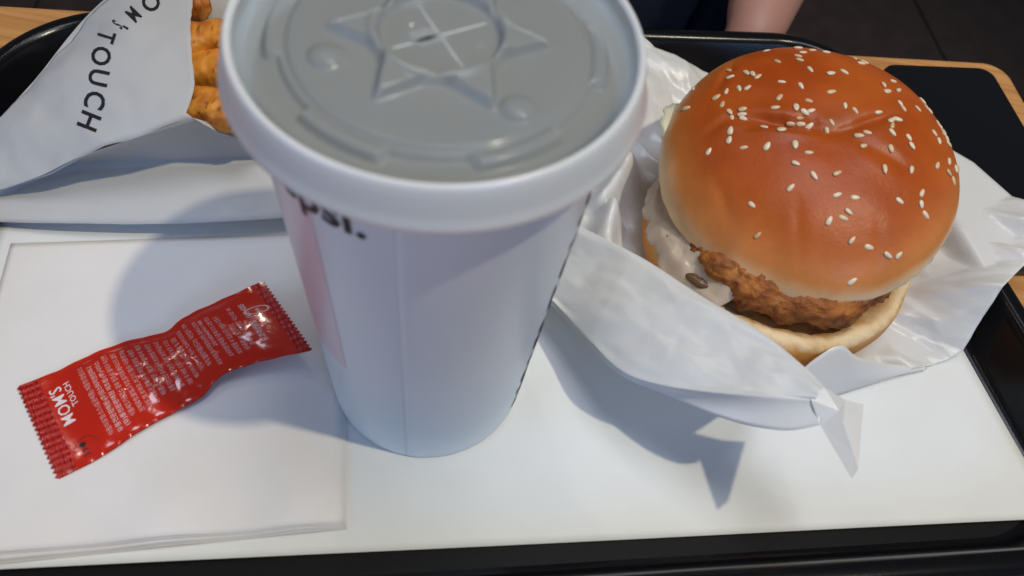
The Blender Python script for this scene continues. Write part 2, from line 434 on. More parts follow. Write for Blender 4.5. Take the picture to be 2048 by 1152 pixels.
# lettering: reading direction runs from the bottom edge (t=-1) to the top edge (t=+1), lines advance along +s
PL = (te[NS//2]-te[0]).length*2; PW = (te[NS//2]-be[NS//2]).length
def pk_text(name, s, t0, t1, size, txt, bold=0, base_s=None, maxlen=1.2, fit=True, material='white_ink'):
    vs, fs = text_mesh(txt, 1.0, bold, 2)
    W = max(v.x for v in vs); vs, fs = split_long(vs, fs, .35)
    mb = MB(); out = []
    for v in vs:
        t = t0+(t1-t0)*v.x/W
        ss = s-v.y*size
        out.append(pk_pos(ss, t, 1, .10))
    mb.add(out, fs); o = mb.build(name, M[material], pk, smooth=False, merge=False); return o
pk_text('logo', .128, -.16, .66, .056, "MOM'S", .006, material='logo_ink')
pk_text('logo', .162, .12, .66, .034, "TOUCH", .006, material='logo_ink')
lines = [("식품의유형:소스(살균제품) 제품명:양념소스", .222, -.78, .80), ("유통전문판매원:(주)맘스터치앤컴퍼니", .254, -.82, .70), ("(유)통전문판매원 제조원:(주)시아스", .284, -.80, .74),
  ("식품제조가공업소 충북 청주시 흥덕구 옥산면", .316, -.70, .80), ("원재료명:물엿,고추장,토마토페이스트,설탕", .348, -.72, .76), ("대두,밀,토마토,쇠고기 함유 내용량:20g", .380, -.72, .76),
  ("이 제품은 알류,우유,메밀,땅콩을 사용한", .412, -.70, .70), ("제품과 같은 제조시설에서 제조", .444, -.62, .78), ("유통기한:전면 표시일까지 보관방법:직사광선", .478, -.62, .72),
  ("을 피하여 서늘한 곳에 보관하십시오", .512, -.62, .74), ("개봉 후 바로 드시기 바라며 남은 소스는", .546, -.66, .70), ("폐기하여 주십시오 반품 및 교환", .580, -.62, .66),
  ("구입처 및 본사 소비자상담실", .612, -.60, .74), ("부정,불량식품신고는 국번없이 1399", .646, -.64, .80), ("포장재질:폴리에틸렌(내면) 품목보고번호", .682, -.78, .66),
  ("2016046901188", .706, -.30, .60), ("소비자분쟁해결기준에 의거 교환 또는", .736, -.70, .62), ("보상받을 수 있습니다 서울시 강동구", .768, -.70, .52), ("성내로 41 맘스터치", .800, -.66, .10), ("충청북도 진천군 덕산읍 45", .826, -.58, .62)]
for tx, s, t0, t1 in lines:
    b = .010 if s in (.254, .284) else -.004
    pk_text('print_line', s, t0, t1, .0225, tx, b)
pk_text('print_line', .876, -.42, .62, .027, "고객상담실 : 1661-4205", .022)
# small ringed mark near the right end
mb = MB(); cs, ct = .905, .34
ring = []
for rr in (.085, .105):
    ring.append([pk_pos(cs+rr*.45*math.cos(a), ct+rr*math.sin(a), 1, .1) for a in [2*math.pi*k/28 for k in range(28)]])
mb.grid(ring, closed=True); mb.build('ring_mark', M['white_ink'], pk, smooth=False)
pk_text('ring_mark', .913, .30, .38, .022, "4", .01)
# dark stamped date mark
mb = MB()
for k in range(11):
    a0 = R(15+k*14); a1 = a0+R(9)
    mb.grid([[pk_pos(.105+.046*math.cos(a)*.9+.02, -.80+.28*math.sin(a), 1, .1) for a in (a0, (a0+a1)/2, a1)], [pk_pos(.105+.048*math.cos(a)*.9+.02, -.80+.30*math.sin(a), 1, .1) for a in (a0, (a0+a1)/2, a1)]])
mb.build('date_stamp', M['ink'], pk, smooth=False)
pk_text('date_stamp', .125, -.86, -.58, .026, "2·9·●", .02, material='ink')

# ------------------------------------------------------------------ paper bag with fries
bag = thing('fries_bag', 'white paper bag with black lettering, torn open beside the cup lid', 'paper bag', un(200, 300, .6))
edgeT = [(384, -70, 50), (300, -50, 44), (214, -2, 36), (150, 66, 31), (90, 136, 26), (0, 238, 18), (-90, 330, 9)]
edgeF = [(386, 236, 47), (320, 258, 44), (270, 276, 41), (160, 314, 32), (80, 352, 22), (0, 379, 13), (-90, 396, 7)]
n = 46
tE = lerp_poly(upx(edgeT), n); fE = lerp_poly(upx(edgeF), n)
mouth = [(386, 236, 47), (373, 226, 48), (380, 205, 50), (389, 172, 52), (384, 100, 54), (382, 50, 54), (385, 0, 53), (384, -70, 50)]
nm = 30; mo = lerp_poly(upx(mouth), nm)
rows = []
for i in range(n):
    row = []
    for j in range(nm):
        v = j/(nm-1)
        p = fE[i].lerp(tE[i], v)
        wgt = sm(.55, 0, i/(n-1))
        p = p + (mo[j]-fE[0].lerp(tE[0], v))*wgt
        p.z += 6*math.sin(math.pi*v)*sm(0, .3, i/(n-1))*sm(1, .6, i/(n-1))
        k = fbm((p.x/38, p.y/38, 4), 2)
        p.z += .9*k+.5*abs(fbm((p.x/15, p.y/22, 9), 2))+.45*crumple(p.x, p.y)*sm(0, .1, i/(n-1))
        if i == 0: p = p+Vector((.5*fbm((j*1.7, 0, 0), 3), .3*fbm((0, j*1.7, 3), 3), 0))
        row.append(p)
    rows.append(row)
top = MB(); top.grid(rows)
top_bvh = top.bvh()
top.build('top_panel', M['bag'], bag, solid=.12, merge=False)
# side panel: fold edge -> crease -> flared skirt
e0 = lerp_poly(upx([(690, 330, 12), (600, 312, 15), (520, 296, 23), (463, 273, 33), (425, 261, 40)]), 16)[:-1]+[Vector(p) for p in fE]
na = len(e0)
cr = lerp_poly(upx([(690, 332, 11), (600, 313, 13), (480, 316, 13), (385, 320, 13), (280, 324, 12.5), (160, 332, 11), (90, 348, 9.5), (0, 392, 7), (-90, 402, 5)]), na)
hm = lerp_poly(upx([(690, 418, 10), (640, 424, 10.5), (560, 435, 11), (370, 447, 10), (150, 447, 8), (0, 444, 5), (-90, 440, 4)]), na)
rows = []
for j in range(9):
    v = j/8; row = []
    for i in range(na):
        p = e0[i].lerp(cr[i], v); dirn = Vector((.1, .9, 0))
        p = p + dirn*(4.5*math.sin(math.pi*v)*sm(0, 10, e0[i].z-cr[i].z)) + Vector((0, 0, .4*fbm((p.x/20, p.y/20, 2), 2)))
        row.append(p)
    rows.append(row)
for j in range(1, 9):
    v = j/8; row = []
    for i in range(na):
        p = cr[i].lerp(hm[i], v); p.z += .5*fbm((p.x/22, p.y/22, 6), 2)+.8*math.sin(math.pi*v)
        row.append(p)
    rows.append(row)
sd = MB(); sd.grid(rows); sd.build('side_panel', M['bag'], bag, solid=.12, merge=False)
# bottom panel lying on the liner, its far lip standing up behind the fries
bt = MB()
A = lerp_poly(upx([(640, 300, 3), (480, 322, 3), (300, 326, 3), (120, 336, 3), (-80, 404, 3)]), 24)
Bv = lerp_poly(upx([(560, -30, 34), (470, -60, 44), (384, -74, 48), (214, -6, 33), (60, 170, 20), (-86, 330, 7)]), 24)
rows = []
for j in range(11):
    v = j/10; row = []
    for i in range(24):
        p = A[i].lerp(Bv[i], v); z = 3+(Bv[i].z-3)*sm(.45, 1, v)**1.4+.5*fbm((p.x/20, p.y/20, 12), 2)
        row.append(Vector((p.x, p.y, z)))
    rows.append(row)
bt.grid(rows); bt.build('bottom_panel', M['bag'], bag, solid=.12, merge=False)
# printed name, letter by letter along the crest of the top panel
def letter_on(bvh, ch, px, py, ang, size, parent, name, material, squash=1.0):
    vs, fs = text_mesh(ch, 1.0, .018, 3, 'CENTER'); vs, fs = split_long(vs, fs, .14)
    out = []; ca, sa = math.cos(R(ang)), math.sin(R(ang))
    for v in vs:
        a, b_ = v.x*size*squash, (v.y-.36)*size
        x = px+a*ca+b_*sa; y = py+a*sa-b_*ca
        hit = bvh.ray_cast(CAM, ray(x, y).normalized())
        if hit[0] is None: return None
        nrm = hit[1] if hit[1].dot(ray(x, y)) < 0 else -hit[1]
        out.append(hit[0]+nrm*.24)
    mb = MB(); mb.add(out, fs); return mb.build(name, M[material], parent, smooth=False, merge=False)
for ch, px, py, ang, sz, sq in (('H', 180, 243, 112, 58, .92), ('C', 192, 201, 106, 58, .9), ('U', 199, 156, 102, 56, .9), ('O', 204, 113, 101, 54, .9), ('T', 214, 74, 108, 50, .75), ("'", 243, 50, 122, 44, .8), ('S', 236, 50, 130, 36, .4), ('M', 268, 30, 134, 44, .62), ('O', 303, 6, 128, 50, .9), ('M', 330, -32, 126, 52, .8)):
    letter_on(top_bvh, ch, px, py, ang, sz, bag, 'printed_letter', 'ink', sq)

# fries
def fry(p0, p1, wdt, hgt, label, bend=0, tw_=0, tone=0.0):
    p0, p1 = Vector(p0), Vector(p1); ax = (p1-p0); L = ax.length; ax.normalize()
    sd = ax.cross(Vector((0, 0, 1))).normalized(); upv = sd.cross(ax)
    rows = []; ns = 48
    for i in range(ns+1):
        u = i/ns; c0 = p0+(p1-p0)*u+upv*(bend*math.sin(math.pi*u))+sd*(3*fbm((u*1.5, p0.y, p0.z), 2))+upv*(2*fbm((u*1.5, p0.x, 5), 2))
        taper = min(1, .72+1.6*min(u, 1-u))*(1+.12*fbm((u*4, p0.x, p0.y), 2))
        cap = sm(0, .05, u)*sm(1, .95, u)*.25+.75
        row = []
        for k in range(36):
            a = 2*math.pi*k/36
            ex = .62
            x = math.copysign(abs(math.cos(a))**ex, math.cos(a))*wdt/2; y = math.copysign(abs(math.sin(a))**ex, math.sin(a))*hgt/2
            q = c0+sd*(x*taper*cap)+upv*(y*taper*cap)
            q += (sd*math.cos(a)+upv*math.sin(a))*(.9*fbm((q.x/6, q.y/6, q.z/6), 4)+.6*abs(fbm((q.x/2.2, q.y/2.2, q.z/2.2), 3)))
            row.append(q)
        rows.append(row)
    mb = MB(); mb.grid(rows, closed=True); mb.fan(rows[0], p0, True); mb.fan(rows[-1], p1)
    o = mb.build('potato_fry', M['fry'], merge='n')
    org = Vector(o.location)/MM
    def col(q):
        q = q+org; a = fbm((q.x/5, q.y/5, q.z/5), 4); b_ = fbm((q.x/2.2+9, q.y/2.2, q.z/2.2), 2)
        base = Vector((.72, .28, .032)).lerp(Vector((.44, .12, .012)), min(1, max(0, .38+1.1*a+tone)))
        if b_ > .55: base = base*.35
        return base
    paint(o, col); setp(o, label, 'fries', 'potato fries in the paper bag')
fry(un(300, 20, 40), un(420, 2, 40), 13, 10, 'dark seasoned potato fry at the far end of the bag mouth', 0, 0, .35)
fry(un(318, 96, 40), un(486, 84, 42), 17, 13, 'broad golden potato fry in the middle of the bag mouth', 2, 0, -.1)
fry(un(318, 140, 37), un(496, 128, 40), 16, 13, 'golden potato fry lying against the broad one in the bag mouth', 1, 0, -.15)
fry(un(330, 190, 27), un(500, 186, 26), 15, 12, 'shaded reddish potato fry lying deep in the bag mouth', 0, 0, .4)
fry(un(345, 207, 40), un(505, 238, 40), 15, 11, 'orange potato fry resting on the near lip of the torn bag', 1, 0, -.05)
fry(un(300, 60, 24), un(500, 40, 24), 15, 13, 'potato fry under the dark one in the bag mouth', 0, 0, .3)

# ------------------------------------------------------------------ paper cup with lid
cup = thing('paper_cup', 'white paper drinking cup with frosted plastic lid standing on the liner', 'cup', (0, 0, .7))
RB, RTOP, HC = 35.4, 42.3, 154.0
Z0 = .8
def cone_r(z): return RB+(RTOP-RB)*(z-Z0)/(HC-Z0)
NC = 160
def circ(r, z, n=NC): return [Vector((r*math.cos(2*math.pi*k/n), r*math.sin(2*math.pi*k/n), z)) for k in range(n)]
cb = MB()
lo = [circ(cone_r(Z0)-.6, 6), circ(cone_r(Z0)-.8, Z0+.3), circ(cone_r(Z0)-.3, Z0), circ(cone_r(Z0), Z0+.5)]
lo += [circ(cone_r(z), z) for z in [3+i*5.2 for i in range(29)]] + [circ(RTOP, HC), circ(RTOP-.4, HC+.2), circ(cone_r(HC)-.6, HC-1), circ(cone_r(60)-.6, 60), circ(cone_r(7)-.6, 7)]
cb.grid(lo, closed=True, flip=True)
cb.fan(circ(cone_r(7)-.6, 7), (0, 0, 7), False)
cbvh = cb.bvh()
cb.build('cup_body', M['cup'], cup)
def ang_at(px, py):
    h = cbvh.ray_cast(CAM, ray(px, py).normalized())
    return math.atan2(h[0].y, h[0].x) if h[0] else None
def cup_patch(a0, a1, z0, z1, off, n=16, nz=20):
    rows = []
    for j in range(nz+1):
        z = z0+(z1-z0)*j/nz; r = cone_r(z)+off
        rows.append([Vector((r*math.cos(a0+(a1-a0)*i/n), r*math.sin(a0+(a1-a0)*i/n), z)) for i in range(n+1)])
    mb = MB(); mb.grid(rows); return mb
a_s = ang_at(803, 760)
mb = MB(); mb.grid([[Vector(((cone_r(z)+o_)*math.cos(a_s+R(t_)), (cone_r(z)+o_)*math.sin(a_s+R(t_)), z)) for t_, o_ in ((0, -.05), (.02, .085), (4, .07), (8, .03), (12, -.06))] for z in [1.6+i*7.6 for i in range(21)]])
mb.build('overlap_seam', M['cup'], cup, merge=False)
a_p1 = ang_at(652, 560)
mb = cup_patch(a_p1-R(38), a_p1, 56, HC-1, .10, 30); mb.build('pink_band', M['pink'], cup, merge=False)  # flat pale pink band wrapped round the cup's left side
def cup_text(name, txt, a0, z, size, step=(1, 0), bold=.02, vertical=False):
    vs, fs = text_mesh(txt, 1, bold, 3); vs, fs = split_long(vs, fs, .25); out = []
    for v in vs:
        if vertical: zz = z+v.x*size; arc = -v.y*size
        else: zz = z+v.y*size; arc = v.x*size
        r = cone_r(zz)+.22; a = a0+arc/r; out.append(Vector((r*math.cos(a), r*math.sin(a), zz)))
    mb = MB(); mb.add(out, fs); mb.build(name, M['ink'], cup, smooth=False, merge=False)
a_t = ang_at(600, 395); a_t = a_t if a_t is not None else a_p1-R(25)
cup_text('printed_text', 'pepsi.', a_t-R(20), 135.3, 14)
cup_text('printed_text', "MOM'S TOUCH", ang_at(1085, 640)+R(22.5), 6, 21, vertical=True)

mb = MB(); mb.grid([circ(RTOP-.3+2.0+1.9*math.cos(a), 152.6+2.6*math.sin(a)) for a in [2*math.pi*k/12 for k in range(13)]], closed=True, flip=True)
mb.build('rolled_rim', M['cup'], cup)
# lid
lid = MB()
def star_r(a):
    k = (((a-R(9))/(math.pi/3)) % 1); d = abs(k-round(k))*2      # 0 at a point, 1 between points
    return 13.8+9.8*(1-d)**2.0
def seg_r(a):
    x = ((a+R(8))/(2*math.pi)*6) % 1
    return 34.3+2.9*(sm(.0, .03, x)-sm(.52, .55, x))
domes = [(R(211), 25.0), (R(319), 26.5), (R(95), 25.5)]
def lid_z(r, a):
    z = 155.2
    z += 2.0*sm(seg_r(a)+.7, seg_r(a)-.7, r)                         # plateau
    z -= .9*math.exp(-((r-33.2)/.8)**2)
    if r < 26.5:
        z += 2.4*sm(star_r(a)+1.7, star_r(a)-1.3, r)
    z += .7*math.exp(-((r-14.6)/.95)**2)                              # ring round the straw opening
    z -= 2.0*sm(13.8, 12.6, r)
    for da, dr in domes:
        d = math.hypot(r*math.cos(a)-dr*math.cos(da), r*math.sin(a)-dr*math.sin(da))
        if d < 3.9: z += 1.7*math.sqrt(max(0, 1-(d/3.9)**2))
    return z
NA_ = 288
rs = [1.2+i*.43 for i in range(88)]
rows = []
for r in rs: rows.append([Vector((r*math.cos(2*math.pi*k/NA_), r*math.sin(2*math.pi*k/NA_), lid_z(r, 2*math.pi*k/NA_))) for k in range(NA_)])
rows.append(circ(39.6, 155.3, NA_)); rows += [circ(r, z, NA_) for r, z in ((40.6, 155.6), (41.5, 156.2), (42.4, 157.3), (43.1, 158.5), (43.4, 158.9))]
lid.grid(rows, closed=True); lid.fan(rows[0], (0, 0, lid_z(0, 0)), True)
lid_o = lid.build('lid', M['lid'], cup, merge='n')
rm = MB(); rm.grid([circ(r, z, NA_) for r, z in ((43.3, 158.9), (43.8, 159.7), (44.3, 159.95), (44.8, 159.7), (45.3, 158.8), (45.9, 156.6), (46.6, 153.5), (47.2, 150.6), (47.7, 149.7), (47.5, 149.2), (46.9, 149.5), (46.5, 151.5), (45.9, 155), (44.9, 157.9), (44.2, 158.7), (43.5, 158.6), (43.2, 158.5))], closed=True)
rm.build('lid_rim', M['lid_rim'], lid_o, merge='n')
# cross-shaped straw slit: narrow ribs, one arm torn open
M['rib'] = mat('pale_plastic_rib', (.60, .60, .56), .35)
M['slit'] = mat('slit_opening', (.03, .02, .015), .6)
zc = lid_z(0, 0)
a_x = R(38)
for k in range(4):
    a = a_x+k*math.pi/2; d = Vector((math.cos(a), math.sin(a), 0)); n_ = Vector((-d.y, d.x, 0))
    mb = MB(); rr_ = []
    for s_, wd in ((.3, .12), (2, .2), (7, .2), (11.2, .12)):
        c0 = d*s_+Vector((0, 0, zc)); rr_.append([c0-n_*wd+Vector((0, 0, -.15)), c0-n_*wd*.6+Vector((0, 0, .24)), c0+n_*wd*.6+Vector((0, 0, .24)), c0+n_*wd+Vector((0, 0, -.15))])
    mb.grid(rr_); mb.build('slit_rib', M['rib'], lid_o, merge=False)
a = R(38)+math.pi; d = Vector((math.cos(a), math.sin(a), 0)); n_ = Vector((-d.y, d.x, 0))
mb = MB(); mb.add([d*.3+Vector((0, 0, zc+.3)), d*2.8+n_*.55+Vector((0, 0, zc+.3)), d*7.0+Vector((0, 0, zc+.3)), d*2.8-n_*.55+Vector((0, 0, zc+.3))], [[0, 1, 2, 3]])
mb.build('torn_slit', M['slit'], lid_o, merge=False, solid=.08)
mb = MB(); mb.grid([circ(cone_r(60)-1.2, 60, 64), circ(cone_r(147)-1.0, 147, 64), circ(cone_r(147)-2, 147.4, 64)], closed=True, flip=True); mb.fan(circ(cone_r(147)-2, 147.4, 64), (0, 0, 147.3))
mb.build('cola', M['cola'], cup)

# ------------------------------------------------------------------ burger
BC = Vector((132.5, 85.0, 0))
burger = thing('chicken_burger', 'fried chicken burger with shiny sesame bun in the paper wrapper', 'burger', (BC.x, BC.y, 2.2))
NB = 144
# bottom bun
bb = MB(); rows = []
prof = [(0.001, 17.0), (20, 17.0), (38, 17.6), (46, 18.8), (50, 20.6), (52.6, 22.0), (54.4, 21.6), (56.0, 19.4), (57.0, 15.5), (57.2, 11.5), (56, 7.5), (53, 4.4), (48, 2.8), (40, 2.4), (0.001, 2.4)]
prof = [(p.x, p.y) for p in lerp_poly([(a, b, 0) for a, b in prof], 52)]
for r, z in prof:
    row = []
    for k in range(NB):
        a = 2*math.pi*k/NB; x, y = math.cos(a), math.sin(a)
        rr = r*(1+.018*fbm((x*1.2, y*1.2, 3), 2)); zz = z
        if z > 16: zz += sm(30, 55, r)*(1.6*fbm((x*2, y*2, 8), 3))-1.2*sm(44, 20, r)
        if 45 < r and z > 18: rr += 1.3*fbm((x*14, y*14, z*.4), 3); zz += 1.1*fbm((x*20, y*20, z), 3)
        row.append(Vector((BC.x+rr*x, BC.y+rr*y, zz+.012*(rr*x)*0)))
    rows.append(row)
bb.grid(rows, closed=True, flip=False)
M['crumb'] = vcol_mat('bun_crumb', .6, .2, .6, .0009, 330)
o = bb.build('bottom_bun', M['crumb'], burger, merge='n')
def colb(q):
    r = math.hypot(q.x, q.y); z = q.z+2.2
    n_ = fbm((q.x/9, q.y/9, q.z/9), 3)
    crust = Vector((.60, .22, .045)).lerp(Vector((.70, .35, .10)), sm(11, 19, z)+.15*n_)
    crumb = Vector((.86, .66, .40)).lerp(Vector((.55, .27, .07)), min(1, max(0, sm(53, 46, r)*.95+.6*n_)))
    return crust.lerp(crumb, sm(18.6, 20.4, z+.6*n_) if r > 48 else sm(14, 16, z))
paint(o, colb)
# patty: lumpy fried crust
def blob(cx, cy, cz, rx, ry, rz, amp, fr, seed, ex=.7, nu=120, nv=48):
    rows = []
    for i in range(nv+1):
        th = math.pi*i/nv; row = []
        for k in range(nu):
            a = 2*math.pi*k/nu
            sx = math.sin(th)**ex; cz_ = math.copysign(abs(math.cos(th))**ex, math.cos(th))
            d = Vector((sx*math.cos(a), sx*math.sin(a), cz_))
            p = Vector((d.x*rx, d.y*ry, d.z*rz)); q = p/fr+Vector((seed, seed*1.7, 0))
            nn = fbm(q, 5)+.7*abs(fbm(q*2.3, 3))+.45*(.5-abs(fbm(q*5+Vector((3, 1, 2)), 3))); g = 1+.06*fbm((d.x*1.5+seed, d.y*1.5, 0), 2)
            row.append(Vector((cx, cy, cz))+Vector((p.x*g, p.y*g, p.z))+d*(amp*nn))
        rows.append(row)
    mb = MB(); mb.grid(rows, closed=True, flip=True); return mb
mb = blob(BC.x+1, BC.y-2, 29.5, 47.5, 47, 12, 2.5, 13, 3.3, .7, 220, 70)
o = mb.build('chicken_patty', M['patty'], burger, merge='n')
def colp(q):
    n_ = fbm((q.x/7, q.y/7, q.z/7), 4); n2 = fbm((q.x/2.4, q.y/2.4, q.z/2.4), 3)
    c_ = Vector((.44, .145, .026)).lerp(Vector((.19, .045, .009)), min(1, max(0, .42+1.1*n_)))
    return c_.lerp(Vector((.50, .24, .07)), min(1, max(0, n2-.25)))
paint(o, colp)
# sauce: a creamy layer oozing over the left rim of the bottom bun
def ooze(name, a0, a1, r0, r1, zf, material, seed, na=110, nr=30, wob=3.4):
    rows = []
    for j in range(nr+1):
        v = j/nr; row = []
        for i in range(na+1):
            u = i/na; a = R(a0+(a1-a0)*u); e = sm(0, .12, u)*sm(1, .88, u)
            ro = r0+(r1-r0)*(.25+.75*e)+wob*fbm((u*7, seed, 0), 3)*e
            r = r0+(ro-r0)*v
            z = zf(r, a, v)-1.0+2.6*math.sqrt(max(0, 1-(2*v-1)**2))*e+1.1*fbm((r/7, a*7, seed), 3)*e
            row.append(Vector((BC.x+r*math.cos(a), BC.y+r*math.sin(a), z)))
        rows.append(row)
    mb = MB(); mb.grid(rows); return mb.build(name, M[material], burger, solid=.8, merge=False)
def sz(r, a, v):
    return 33.5-9.0*sm(44, 54.5, r)-4.5*sm(54, 58, r)+1.6*fbm((a*4, r/12, 4), 3)*sm(40, 50, r)
ooze('white_sauce', 158, 246, 43, 57.2, sz, 'sauce', 2.2)
for a, r, z, l, wd, ra in ((203, 51.5, 27.0, 8, 3.6, 20), (226, 52.0, 26.6, 13, 4.4, 30)):
    cx, cy = BC.x+r*math.cos(R(a)), BC.y+r*math.sin(R(a))
    mb = blob(0, 0, 0, l/2, wd/2+.5, 1.6, .4, 3.5, a, .8, 30, 16)
    ro = R(a+90+ra-20); mb.v = [Vector((cx+p.x*math.cos(ro)-p.y*math.sin(ro), cy+p.x*math.sin(ro)+p.y*math.cos(ro), z-.3+p.z+.1*p.x)) for p in mb.v]
    mb.build('pickle_piece', M['pickle'], burger, merge='n')
# lettuce leaf edge at the far left, slice of cheese under the top bun
rows = []
for j in range(9):
    v = j/8; row = []
    for i in range(25):
        u = i/24; a = R(124+46*u); r = 45+v*(23*math.sin(math.pi*(.02+.96*u))**.8)+2.2*fbm((u*9, v*2, 1), 3)*v
        row.append(Vector((BC.x+r*math.cos(a), BC.y+r*math.sin(a), 41+2.5*v+2.2*v*math.sin(u*13)+.8*fbm((u*6, v*3, 5), 2))))
    rows.append(row)
mb = MB(); mb.grid(rows); mb.build('lettuce_leaf', M['lettuce'], burger, solid=.8, merge=False)
rows = []
for j in range(7):
    v = j/6; row = []
    for i in range(15):
        u = i/14; a = R(222+20*u); r = 42+v*(7.0*math.sin(math.pi*(.1+.8*u))**.7)
        row.append(Vector((BC.x+r*math.cos(a), BC.y+r*math.sin(a), 37.6-3.4*v*v)))
    rows.append(row)
mb = MB(); mb.grid(rows); mb.build('cheese_slice', M['cheese'], burger, solid=.8, merge=False)
# top bun
TC = Vector((133.5, 99.0, 45.0)); TR = 59.0; THH = 24.0
tn = Vector((-.12, -.20, 0)); tn.z = math.sqrt(1-tn.x**2-tn.y**2)
tx = Vector((1, 0, 0)); tx = (tx-tn*tx.dot(tn)).normalized(); ty = tn.cross(tx)
prof = []
for i in range(44):
    q = i/43; r = TR*math.sin(q*math.pi/2); z = THH*(max(0, 1-(r/TR)**2.35))**.56; prof.append((r, z))
prof += [(TR-.2, -1.5), (TR-.9, -3.4), (TR-2.2, -5.6), (TR-4.2, -7.6), (TR-7, -9.0), (TR-11, -9.6), (30, -9.4), (.001, -9.4)]
creases = [((-34, 6), (10, 3.5), 2.2, 1.7), ((8, 5), (28, 17), 2.0, 1.5), ((-28, 1), (-4, 7.5), 2.0, 1.3), ((14, 0), (34, -8), 2.6, .8), ((-40, 22), (-34, 40), 1.4, .9), ((-44, -2), (-33, 8), 1.3, .8), ((-8, -28), (-4, -52), 1.6, .35), ((22, -30), (24, -50), 1.4, .3), ((-38, -20), (-30, -36), 1.6, .5)]
def bun_disp(x, y):
    d = 0
    for (x0, y0), (x1, y1), w_, dp in creases:
        ax, ay = x1-x0, y1-y0; t_ = min(1, max(0, ((x-x0)*ax+(y-y0)*ay)/(ax*ax+ay*ay)))
        wob = 1.3*fbm((x/9, y/9, 3), 2)
        dd = math.hypot(x-x0-ax*t_, y-y0-ay*t_+wob); e = math.sin(math.pi*(.1+.8*t_))
        d -= dp*e*math.exp(-(dd/w_)**2); d += .35*dp*e*math.exp(-((dd-2.4*w_)/(1.6*w_))**2)
    d -= 1.5*math.exp(-((x-2)**2/330+(y-6)**2/90))
    return d
tb_ = MB(); rows = []
for ir, (r, z) in enumerate(prof):
    row = []
    for k in range(200):
        a = 2*math.pi*k/200; x, y = math.cos(a), math.sin(a)
        g = 1+.016*fbm((x*1.3+4, y*1.3, 1), 2)
        lx, ly, lz = r*x*g, r*y*g, z
        if ir < 44: lz += bun_disp(lx, ly)*sm(TR, TR-8, r)+.7*fbm((lx/30, ly/30, 2), 2)*sm(TR, TR-14, r)
        else:
            e = .6*fbm((x*16, y*16, z*.3), 4)+.8*abs(fbm((x*30, y*30, z*.4), 2))
            lz += e*(1 if ir < 49 else .5); lx += .8*e*x; ly += .8*e*y
        row.append(TC+tx*lx+ty*ly+tn*lz)
    rows.append(row)
tb_.grid(rows, closed=True, flip=True)
tb_bvh = tb_.bvh()
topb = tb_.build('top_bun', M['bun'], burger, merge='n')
bl = parent_loc(burger)
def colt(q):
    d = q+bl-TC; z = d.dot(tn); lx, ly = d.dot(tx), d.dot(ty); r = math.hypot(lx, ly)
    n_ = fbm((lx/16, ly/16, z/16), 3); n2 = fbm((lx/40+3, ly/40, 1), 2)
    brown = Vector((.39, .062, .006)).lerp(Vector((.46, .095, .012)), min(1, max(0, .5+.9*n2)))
    brown = brown.lerp(Vector((.66, .25, .085)), .85*sm(22, 7, z)*sm(-15, 40, -ly))  # browner on top; front light painted in by lightening the lower front
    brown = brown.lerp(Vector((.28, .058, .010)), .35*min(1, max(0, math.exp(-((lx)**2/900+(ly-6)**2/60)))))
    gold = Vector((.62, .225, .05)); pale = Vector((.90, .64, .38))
    sx = -.35*lx/TR-.35*ly/TR                                    # baked pale edge, wider at front left with wrapper bounce painted in
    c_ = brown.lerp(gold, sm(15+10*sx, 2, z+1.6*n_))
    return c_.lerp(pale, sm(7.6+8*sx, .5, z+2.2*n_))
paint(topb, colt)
# sesame seeds read off the crust (pixel in an enlarged crop -> picture), angle of the long axis
SE = '602,52,10 495,65,0 652,68,0 699,75,8 803,77,80 620,76,10 603,88,30 609,102,30 533,107,40 830,104,40 818,113,0 644,134,55 369,138,40 373,159,15 428,145,50 449,150,60 467,157,-20 714,148,-5 760,142,35 233,189,60 548,175,15 613,189,60 927,173,-5 893,187,75 907,207,-15 943,205,-40 716,209,-5 360,208,-60 403,197,70 432,196,-20 326,228,-10 346,251,-60 225,266,20 540,228,-40 640,239,20 763,256,80 797,272,50 876,279,-5 949,249,55 961,266,50 1008,268,40 1038,232,40 1067,244,60 1070,263,40 371,277,50 379,299,80 415,269,0 413,286,5 417,300,20 526,262,5 596,263,90 626,279,30 648,273,-10 609,299,0 577,318,-10 612,320,5 641,326,-30 718,314,50 547,338,5 488,330,40 700,343,70 809,358,10 838,347,20 373,341,-70 369,373,-60 419,398,0 498,393,-50 593,389,85 300,411,-40 825,393,-15 920,305,-30 941,302,15 923,323,-80 923,347,40 979,364,45 988,393,45 918,402,60 1105,306,60 1104,324,80 1119,341,60 1100,344,80 1117,366,55 1066,349,40 1081,376,70 1112,387,20 1075,459,-80 1115,446,85 1136,471,60 1159,472,80 1113,484,30 1131,511,45 640,415,5 595,452,25 657,494,50 735,486,-20 896,472,70 986,475,85 578,534,-40 736,558,-15 797,567,5 1024,552,-80 947,579,30 1020,591,60 1036,627,35 446,592,40 774,616,35 757,637,20 708,646,-70 466,695,-40 785,712,-60 844,736,15 907,763,30 944,763,-70 787,852,-65'
s_me = None
def seed_mesh():
    mb = MB(); rows = []
    for i in range(9):
        u = i/8; th = math.pi*u; w_ = .92*math.sin(th)**.85*(1-.32*(u-.5)*2*.9); xx = -1.62*math.cos(th)
        rows.append([Vector((xx, w_*math.cos(2*math.pi*k/10), .52*math.sin(th)**.8*math.sin(2*math.pi*k/10))) for k in range(10)])
    mb.grid(rows, closed=True); return mb
sb = seed_mesh(); me = bpy.data.meshes.new('sesame_seed'); me.from_pydata([tuple(v*MM) for v in sb.v], [], sb.f)
me.polygons.foreach_set('use_smooth', [True]*len(me.polygons)); me.materials.append(M['seed'])
